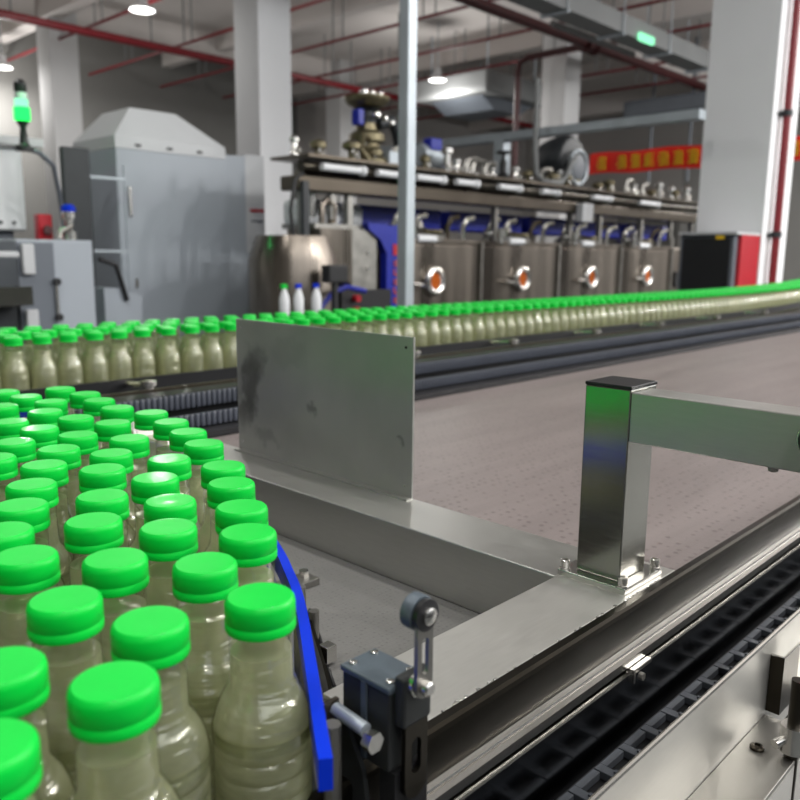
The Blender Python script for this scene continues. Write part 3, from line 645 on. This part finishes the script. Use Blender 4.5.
def dup(root, x, y, rz, label, group):
    r = root.copy(); COL.objects.link(r); r.location = (x, y, root.location.z); r.rotation_euler = (0, 0, rz)
    r['label'] = label; r['group'] = group
    for ch in list(root.children):
        c = ch.copy(); COL.objects.link(c); c.parent = r
    return r
LANES = [
 [(0.2403, 0.3324), (0.2949, 0.4199), (0.3236, 0.4678), (0.3536, 0.5247), (0.3792, 0.5741), (0.4133, 0.6579), (0.4301, 0.7129), (0.4437, 0.7694), (0.4536, 0.8298)],
 [(0.2452, 0.3932), (0.263, 0.4655), (0.2941, 0.5161), (0.318, 0.5801), (0.3584, 0.6274), (0.3724, 0.7268), (0.3955, 0.8073), (0.4401, 0.8845), (0.4476, 0.9458), (0.4562, 1.0026), (0.4496, 1.0627)],
 [(0.1837, 0.3466), (0.2112, 0.4374), (0.2337, 0.5129), (0.2645, 0.5632), (0.3002, 0.6358), (0.3312, 0.682), (0.343, 0.7764), (0.3793, 0.8605), (0.4012, 0.9772), (0.3933, 1.0338), (0.3872, 1.0891)],
 [(0.1438, 0.3055), (0.1651, 0.4019), (0.1751, 0.4798), (0.2121, 0.5822), (0.2393, 0.6307), (0.2707, 0.6831), (0.3043, 0.7314), (0.3281, 0.8326), (0.3704, 0.9202)],
 [(0.1152, 0.3533), (0.1825, 0.535), (0.249, 0.738), (0.2859, 0.7884), (0.3191, 0.8875), (0.3464, 0.9872)],
 [(0.0885, 0.2969)]]
EXTRA = [(0.211, 0.6802), (0.3015, 0.9468), (0.1782, 0.6264), (0.1031, 0.4106), (0.2913, 1.0069), (0.1484, 0.6801), (0.3312, 1.0478), (0.2681, 0.8424), (0.119, 0.4687), (0.2596, 0.9026), (0.1224, 0.5271), (0.1935, 0.7419), (0.1331, 0.5847), (0.3269, 1.106)]
where = ['touching the blue guide rail', 'in second lane from the blue rail', 'in third lane from the blue rail', 'in fourth lane from the blue rail', 'in fifth lane from the blue rail', '']
proto = None; G1 = 'green capped juice bottles of the near cluster'
for li, lane in enumerate(LANES):
    for k, (x, y) in enumerate(lane):
        lab = 'green-capped bottle, %s from the camera %s' % (ordinal(k+1), where[li]) if len(lane) > 1 else 'green-capped juice bottle mostly cut off by the lower left edge'
        if proto is None: proto = bottle(x, y, ZB, 40, False, lab, G1)
        else: dup(proto, x, y, random.uniform(0, 6.28), lab, G1)
for k, (x, y) in enumerate(EXTRA):
    dup(proto, x, y, random.uniform(0, 6.28), 'near cluster bottle whose cap lies beyond the left edge', G1)
# far line: five staggered rows; the nearest columns one by one
PX, ROW = .0590, .0578
G2 = 'green capped juice bottles of the far line'
far = []; rest = []
ROWN = ['front row', 'second row', 'third row', 'fourth row', 'rear row']
XS = [.50, .53, .56, .62, .65]
for r in range(5):
    nk = 0; x = .42+(0, .004, .056, .030, .012)[r]
    while x < 8.6:
        y = 1.77+ROW*r+bend(x)
        p = (x+random.uniform(-.001, .001), y+random.uniform(-.0015, .0015))
        if nk < 46 and x < 9:
            nk += 1; far.append((p, 'green-capped bottle in the %s of the far line, %s from the left' % (ROWN[r], ordinal(nk))))
        else: rest.append(p)
        x += PX+random.choice((0, 0, .0005, .004, .009, .001))
p2 = None
for (x, y), lab in far:
    if p2 is None: p2 = bottle(x, y, ZB, 20, True, lab, G2)
    else: dup(p2, x, y, random.uniform(0, 6.28), lab, G2)
b = MB()
for (x, y) in rest:
    for mi, pr in enumerate((LOWSHELL, LOWJUICE, LOWCAP)): b.cm = mi; b.lathe((x, y, ZB), pr, 12)
o = one('distant_bottles', b, ['shell', 'juice', 'cap'], 'distant rest of the far bottle line running off to the right', 'bottles', None, 'stuff')

# ------------------------------------------------------------------ blue guide rail round the near cluster
pts = [(.2215, .263), (.2305, .276), (.2645, .3235), (.3085, .3855), (.335, .4255), (.354, .459), (.3715, .4915), (.403, .558), (.441, .64), (.462, .70), (.477, .765), (.487, .83), (.491, .95), (.490, 1.08), (.47, 1.2), (.42, 1.29)]
def smooth(p, n=6):
    out = []
    for i in range(len(p)-1):
        a, b_, c_, d_ = p[max(i-1, 0)], p[i], p[i+1], p[min(i+2, len(p)-1)]
        for k in range(n):
            t = k/n
            out.append(tuple(.5*((2*b_[j])+(-a[j]+c_[j])*t+(2*a[j]-5*b_[j]+4*c_[j]-d_[j])*t*t+(-a[j]+3*b_[j]-3*c_[j]+d_[j])*t**3) for j in range(2)))
    return out+[p[-1]]
def wall_strip(P, w, z0, z1):
    b = MB(); N = len(P); L = []; R = []
    for i, p in enumerate(P):
        a = Vector(P[max(i-1, 0)]); c_ = Vector(P[min(i+1, N-1)]); t = (c_-a).normalized(); nrm = Vector((t.y, -t.x))
        L.append(Vector(p)); R.append(Vector(p)+nrm*w)
    vs = []
    for i in range(N): vs += [(L[i].x, L[i].y, z0), (R[i].x, R[i].y, z0), (R[i].x, R[i].y, z1), (L[i].x, L[i].y, z1)]
    fs = [(4*i+a, 4*i+4+a, 4*i+4+(a+1) % 4, 4*i+(a+1) % 4) for i in range(N-1) for a in range(4)]+[(0, 1, 2, 3), (4*N-1, 4*N-2, 4*N-3, 4*N-4)]
    b.add(vs, fs); return b
S = smooth(pts)
o = thing('blue_guide_rail', (.35, .5, ZB), 'blue plastic guide rail curving round the near bottles', 'guide rail')
wall_strip(S, .0070, -.252, -.235).build('rail', 'blue', o)
wall_strip(S, .006, -.345, -.315).build('lower_rail', 'slate', o)
for i in (10, 30, 48, 66):
    p = S[i]; q = S[i+1]; t = (Vector(q)-Vector(p)).normalized(); n_ = Vector((t.y, -t.x))
    c_ = Vector(p)+n_*.012
    MB().cyl((c_.x, c_.y, ZB), (c_.x, c_.y, -.25), .005, 8).cyl((p[0], p[1], -.325), (c_.x+n_.x*.004, c_.y+n_.y*.004, -.325), .004, 6).build('bracket', 'dull_steel', o)
o = thing('rail_bracket', (.50, .66, ZB), 'small steel mounting block with two bolts beside the blue rail', 'bracket')
MB().box(.508, .552, .650, .676, ZB, ZB+.008, .001).build('block', 'dull_steel', o)
for x, y in ((.522, .663), (.542, .666)):
    MB().lathe((x, y, ZB+.008), [(.006, 0), (.006, .007), (.003, .007)], 6).build('bolt', 'bright_steel', o)
o = thing('adjuster_strap', (.43, .55, ZB), 'thin dark upright strap with nuts standing outside the blue rail', 'strap')
st = smooth([(.495, .625), (.462, .565), (.43, .512), (.398, .462), (.365, .415)], 4)
wall_strip(st[::-1], .003, ZB, ZB+.022).build('strap', 'dark_steel', o)
MB().cyl((.462, .553, ZB+.002), (.462, .553, ZB+.03), .005, 10).build('pin', 'dull_steel', o)
MB().box(.434, .446, .502, .514, ZB+.004, ZB+.02, .001).build('nut', 'bright_steel', o)
one('edge_slot_strip', MB().tube([(.50, .605, ZB+.0015), (.465, .548, ZB+.0015), (.44, .51, ZB+.0015), (.418, .474, ZB+.0015)], .0018, 6), 'black', 'thin black seam strip on the grey plate beside the strap', 'strip')

# ------------------------------------------------------------------ steel frame: cross beam, side plate, divider sheet, post
ZT = -.297
o = thing('side_frame', (2, .31, Zf), 'long polished steel side rail with cross beam and top plate around the belt', 'frame')
P = [(.312, ZT+.0006), (.3055, ZT+.0006), (.3028, ZT-.0008), (.302, ZT-.004), (.302, -.331), (.3045, -.331), (.3045, ZT-.004), (.312, ZT-.003)]
MB().prism(P, 'x', -.2, 6.2).build('side_rail', 'dark_steel', o)
MB().prism([(.302, -.3312), (.2985, -.3325), (.2978, -.3338), (.2965, -.3338), (.2925, -.3352), (.2925, -.3425), (.302, -.3425)], 'x', -.2, 6.2).build('lower_rail', 'bright_steel', o)
MB().box(.33, .715, .313, .387, ZT-.004, ZT, .0008).box(.33, .6185, .384, .387, ZB, ZT-.004).build('top_plate', 'steel_x', o)
MB().box(.619, .703, .3875, 1.34, ZB+.0005, ZT, .0015).build('cross_beam', 'steel_y', o)
MB().box(-.2, 6.2, .305, .315, ZB-.14, ZT-.006).build('web', 'dark_steel', o)
wl = MB(); rg = random.Random(5)
for k in range(46):
    x = rg.choice((rg.uniform(.36, .44), rg.uniform(.50, .695), rg.uniform(.36, .695))); wl.lathe((x, .3128+rg.uniform(-.0006, .0008), ZT), [(.0012, -.001), (.0017*rg.uniform(.5, 1.4), .0002), (.0006, .0006)], 6)
wl.build('weld_bead', 'bright_steel', o)
for x in (.0, 2, 4, 6): steel_leg(x, .35, ZB-.02, o)
o = thing('divider_sheet', (.70, .646, ZT), 'upright stained steel sheet standing on the cross beam', 'sheet')
MB().box(.6975, .7005, .646, 1.010, ZT, -.096).build('sheet', 'plate', o)
for y, z in ((.658, -.109), (.999, -.109), (.658, -.282), (.999, -.282)): MB().lathe((.6975, y, z), [(.0018, 0), (.0018, -.0008)], 10, 'x').build('rivet', 'black' if (y < .7 and z > -.2) else 'bright_steel', o)
MB().box(.6885, .6975, .646, 1.010, ZT, ZT+.002).build('foot_flange', 'steel_y', o)
# post
o = thing('steel_post', (.661, .353, ZT), 'square brushed steel post with black end cap and side arm', 'post')
MB().box(.636, .684, .330, .375, ZT+.006, -.1135, .0012).build('tube', 'steel', o)
MB().box(.6355, .6845, .3295, .3755, -.1135, -.1105, .0006).build('end_cap', 'black', o)
bp = MB().box(.624, .696, .318, .388, ZT, ZT+.006, .0008).build('base_plate', 'bright_steel', o)
for x, y in ((.629, .383), (.629, .323), (.691, .323), (.691, .383)):
    MB().lathe((x, y, ZT+.006), [(.0055, 0), (.0055, .0015), (.0042, .0015), (.0045, .0025), (.0045, .009), (.0038, .0095), (.0022, .0095), (.002, .007)], 14).build('bolt', 'bright_steel', bp, o)
MB().box(.6362, .672, .0, .3298, -.160, -.1155, .0012).build('arm', 'steel_y', o)
MB().lathe((.652, .212, -.1605), [(.0042, 0), (.0042, -.005), (.003, -.006)], 8).build('bolt', 'dull_steel', o)
o2 = thing('round_connector', (.63, .19, -.15), 'black round connector on the arm at the right edge', 'connector')
MB().lathe((.636, .176, -.132), [(.014, 0), (.014, -.006), (.011, -.010), (.011, -.014), (.009, -.016)], 12, 'x').build('body', 'black', o2)
MB().torus((.630, .176, -.132), .0135, .0012, 'x', 20, 6).build('ring', 'bright_steel', o2)

# ------------------------------------------------------------------ limit switch
SX, SY = .2845, .276
o = thing('limit_switch', (.30, .29, -.30), 'grey limit switch with roller lever beside the side rail', 'switch')
MB().box(SX, SX+.026, SY+.002, SY+.040, -.282, -.2345, .0015).build('body', 'switch_dark', o)
MB().box(SX-.001, SX+.027, SY+.001, SY+.041, -.2345, -.2305, .0012).build('cover', 'switch', o)
MB().box(SX-.0015, SX, SY+.019, SY+.023, -.28, -.2335).build('rib', 'switch', o)
for x, y in ((.005, .006), (.022, .007), (.005, .036), (.022, .036)):
    MB().lathe((SX+x, SY+y, -.2305), [(.0024, 0), (.0024, .001), (.0012, .0015)], 10).build('screw', 'bright_steel', o)
MB().box(SX+.003, SX+.026, SY-.006, SY+.002, -.254, -.224, .002).build('head', 'switch_dark', o)
LX = SX+.0125
MB().lathe((LX, SY-.006, -.229), [(.007, 0), (.007, -.003), (.0042, -.004), (.0042, -.010), (.003, -.011)], 14, 'y').build('shaft', 'bright_steel', o)
# slotted lever
def lever(y0, y1, x, z0, z1, w):
    b = MB(); n = 10; out = []; inn = []
    for k in range(n+1): a = PI*k/n; out.append((x+w*math.cos(a), z1+w*math.sin(a))); inn.append((x+w*.42*math.cos(a), z1-.012+w*.42*math.sin(a)))
    for k in range(n+1): a = PI+PI*k/n; out.append((x+w*math.cos(a), z0+w*math.sin(a))); inn.append((x+w*.42*math.cos(a), z0+.010+w*.42*math.sin(a)))
    m_ = len(out); vs = [(p[0], y, p[1]) for y in (y0, y1) for ring in (out, inn) for p in ring]
    fs = []
    for i in range(m_):
        j = (i+1) % m_
        fs += [(i, j, m_+j, m_+i), (2*m_+i, 3*m_+i, 3*m_+j, 2*m_+j), (i, 2*m_+i, 2*m_+j, j), (m_+i, m_+j, 3*m_+j, 3*m_+i)]
    b.add(vs, fs); return b
lv = lever(SY-.0125, SY-.0100, LX, -.229, -.191, .0062).build('lever', 'dull_steel', o)
MB().lathe((LX-.0005, SY-.0100, -.187), [(.0092, 0), (.0098, .001), (.0098, .007), (.0085, .008)], 24, 'y').build('roller', 'switch', lv, o)
MB().lathe((LX-.0005, SY-.0138, -.187), [(.0085, .003), (.0088, -.0005), (.006, -.001)], 20, 'y').build('bearing', 'black', lv, o)
MB().lathe((LX-.0005, SY-.0150, -.187), [(.0048, 0), (.0048, -.0015), (.0025, -.003)], 16, 'y').build('axle', 'bright_steel', lv, o)
o = thing('switch_bracket', (.30, .29, -.45), 'dark slotted mounting bracket under the limit switch', 'bracket')
lever(SY-.004, SY-.001, SX+.016, -.292, -.256, .009).build('slotted_strap', 'dark_steel', o)
MB().box(SX+.003, SX+.03, SY+.0, SY+.012, -.56, -.283).build('upright', 'black', o)
MB().prism([(.3155, -.56), (.3155, -.262), (.308, -.262), (.294, -.285), (.286, -.33), (.280, -.56)], 'x', .2795, .2825).build('side_plate', 'switch_dark', o)
MB().cyl((.276, .3125, -.2535), (.276, .2875, -.2555), .0040, 14).build('rod', 'galv', o)
MB().lathe((.276, .2855, -.260), [(.0062, 0), (.0062, -.006), (.003, -.006)], 6, 'y').build('nut', 'bright_steel', o)
MB().box(.268, .2795, .3130, .3160, -.56, -.2485).build('back_plate', 'tank_dark', o)

# ------------------------------------------------------------------ chain channel at the lower right
ZK = -.402
o = thing('chain_conveyor', (1.2, .258, Zf), 'narrow chain conveyor of dark pocketed links between polished steel walls', 'conveyor')
MB().box(-.1, 4.5, .2945, .2970, -.46, -.3515, .001).build('far_wall', 'channel_wall', o)
MB().tube([(-.1, .2957, -.3515), (4.5, .2957, -.3515)], .0021, 8).build('far_lip', 'bright_steel', o)
MB().box(-.1, 4.5, .2275, .2305, -.47, -.346, .001).build('near_wall', 'steel_x', o)
MB().tube([(-.1, .229, -.346), (4.5, .229, -.346)], .0022, 8).build('near_lip', 'bright_steel', o)
MB().box(-.1, 4.5, .2305, .2945, -.46, ZK-.012).build('channel_floor', 'black', o)
for y in (.24, .275): MB().box(-.1, 4.5, y-.008, y+.008, ZK-.012, ZK-.008).build('wear_strip', 'black', o)
def link(x):     # one plastic link: a plate with an open pocket on either side
    b = MB(); z0, z1 = ZK-.007, ZK
    b.box(x-.0185, x+.0185, .2525, .2635, z0, z1, .0006)
    for s0, s1 in ((.2635, .2852), (.2325, .2525)):
        b.box(x-.0185, x-.0095, s0, s1, z0, z1, .0006)
        e0, e1 = (s0+.0155, s1) if s0 > .26 else (s0, s0+.0055)
        b.box(x-.0095, x+.0185, e0, e1, z0, z1, .0005)
        b.box(x-.014, x-.0105, s0+.003, s0+.007, z1, z1+.0018)
    return b
first = link(.20).build('chain_link', 'chain', o)
for k in range(1, 60):
    c_ = first.copy(); COL.objects.link(c_); c_.parent = o; c_.location = (.0384*k, 0, 0)
MB().box(2.50, 4.5, .2325, .2835, ZK-.007, ZK).build('distant_chain', 'chain', o)
for x in (.5, 2.5, 4.2): MB().box(x, x+.05, .235, .28, Zf, -.461).build('leg', 'dull_steel', o)
bk = thing('spacer_clamp', (.606, .292, -.345), 'small steel clamp block bridging the rail and chain channel', 'clamp')
MB().box(.590, .622, .2870, .2985, -.3475, -.3435, .0008).box(.590, .593, .2872, .2925, -.356, -.3475).build('block', 'bright_steel', bk)
MB().lathe((.600, .2872, -.3515), [(.0035, 0), (.0035, -.004)], 8, 'y').build('bolt', 'dull_steel', bk)
# outer ledge
o = thing('outer_ledge', (.4, .2, -.5), 'brushed steel ledge plate with one round bolt at lower right', 'plate')
MB().box(-.1, .742, .1825, .2272, -.428, -.424, .0006).build('plate', 'dull_steel', o)
MB().lathe((.681, .2125, -.424), [(.0062, 0), (.0062, .0022), (.0045, .0036), (.0026, .0036), (.0022, .002)], 16).build('bolt', 'dark_steel', o)
MB().box(-.1, .742, .1825, .186, -.60, -.4285).build('apron', 'steel_x', o)
o = thing('lip_bracket', (.74, .21, -.42), 'bent steel lip bracket on the outer channel wall', 'bracket')
MB().box(.742, .7435, .215, .2275, -.42, -.363).box(.7435, .785, .215, .2165, -.42, -.363).build('bracket_body', 'dark_steel', o)
MB().tube([(.7427, .227, -.363), (.7427, .2158, -.363), (.785, .2158, -.363)], .0012, 8).build('lip', 'bright_steel', o)
o = thing('outer_shelf', (.85, .17, -.46), 'bright steel shelf strip below the lip bracket', 'shelf')
MB().box(.86, 1.7, .14, .2272, -.450, -.446).build('shelf', 'steel_x', o)
MB().box(.86, 1.7, .14, .144, -.55, -.4502).build('apron', 'dark_steel', o)
o = thing('clamp_post', (.689, .19, -.6), 'vertical steel rod with cross clamp at the right edge', 'rod')
MB().cyl((.690, .187, Zf), (.690, .187, -.352), .0058, 16).build('rod', 'dark_steel', o)
cb = MB().lathe((.690, .187, -.418), [(.0105, 0), (.0105, .024)], 18).box(.690, .712, .175, .199, -.416, -.396, .003).build('clamp', 'bright_steel', o)
MB().cyl((.690, .19, -.406), (.672, .196, -.408), .0042, 10).build('clamp_screw', 'bright_steel', cb, o)

# ------------------------------------------------------------------ world, camera
w = bpy.data.worlds.new('world'); sc.world = w; w.use_nodes = True
w.node_tree.nodes['Background'].inputs[0].default_value = (.93, .96, 1, 1); w.node_tree.nodes['Background'].inputs[1].default_value = 1.6
p, r_, yaw = math.radians(10.25), math.radians(.59), math.radians(43.74)
f = Vector((math.cos(yaw)*math.cos(p), math.sin(yaw)*math.cos(p), -math.sin(p))); rt = Vector((math.sin(yaw), -math.cos(yaw), 0)); up = rt.cross(f)
r2 = rt*math.cos(r_)+up*math.sin(r_); u2 = -rt*math.sin(r_)+up*math.cos(r_)
cam = bpy.data.cameras.new('camera'); co = bpy.data.objects.new('camera', cam); COL.objects.link(co)
co.matrix_world = Matrix(((r2.x, u2.x, -f.x, 0), (r2.y, u2.y, -f.y, 0), (r2.z, u2.z, -f.z, H), (0, 0, 0, 1)))
cam.sensor_width = 36; cam.lens = 36; cam.clip_start = .02; cam.clip_end = 100
cam.dof.use_dof = True; cam.dof.focus_distance = .66; cam.dof.aperture_fstop = 9
sc.camera = co
sc.view_settings.view_transform = 'Standard'; sc.view_settings.look = 'None'; sc.view_settings.gamma = 1; sc.view_settings.exposure = .27
cy = sc.cycles
cy.max_bounces = 14; cy.transparent_max_bounces = 24; cy.transmission_bounces = 12; cy.glossy_bounces = 5; cy.diffuse_bounces = 3
cy.caustics_refractive = False; cy.caustics_reflective = False; cy.use_denoising = True; cy.sample_clamp_indirect = 6
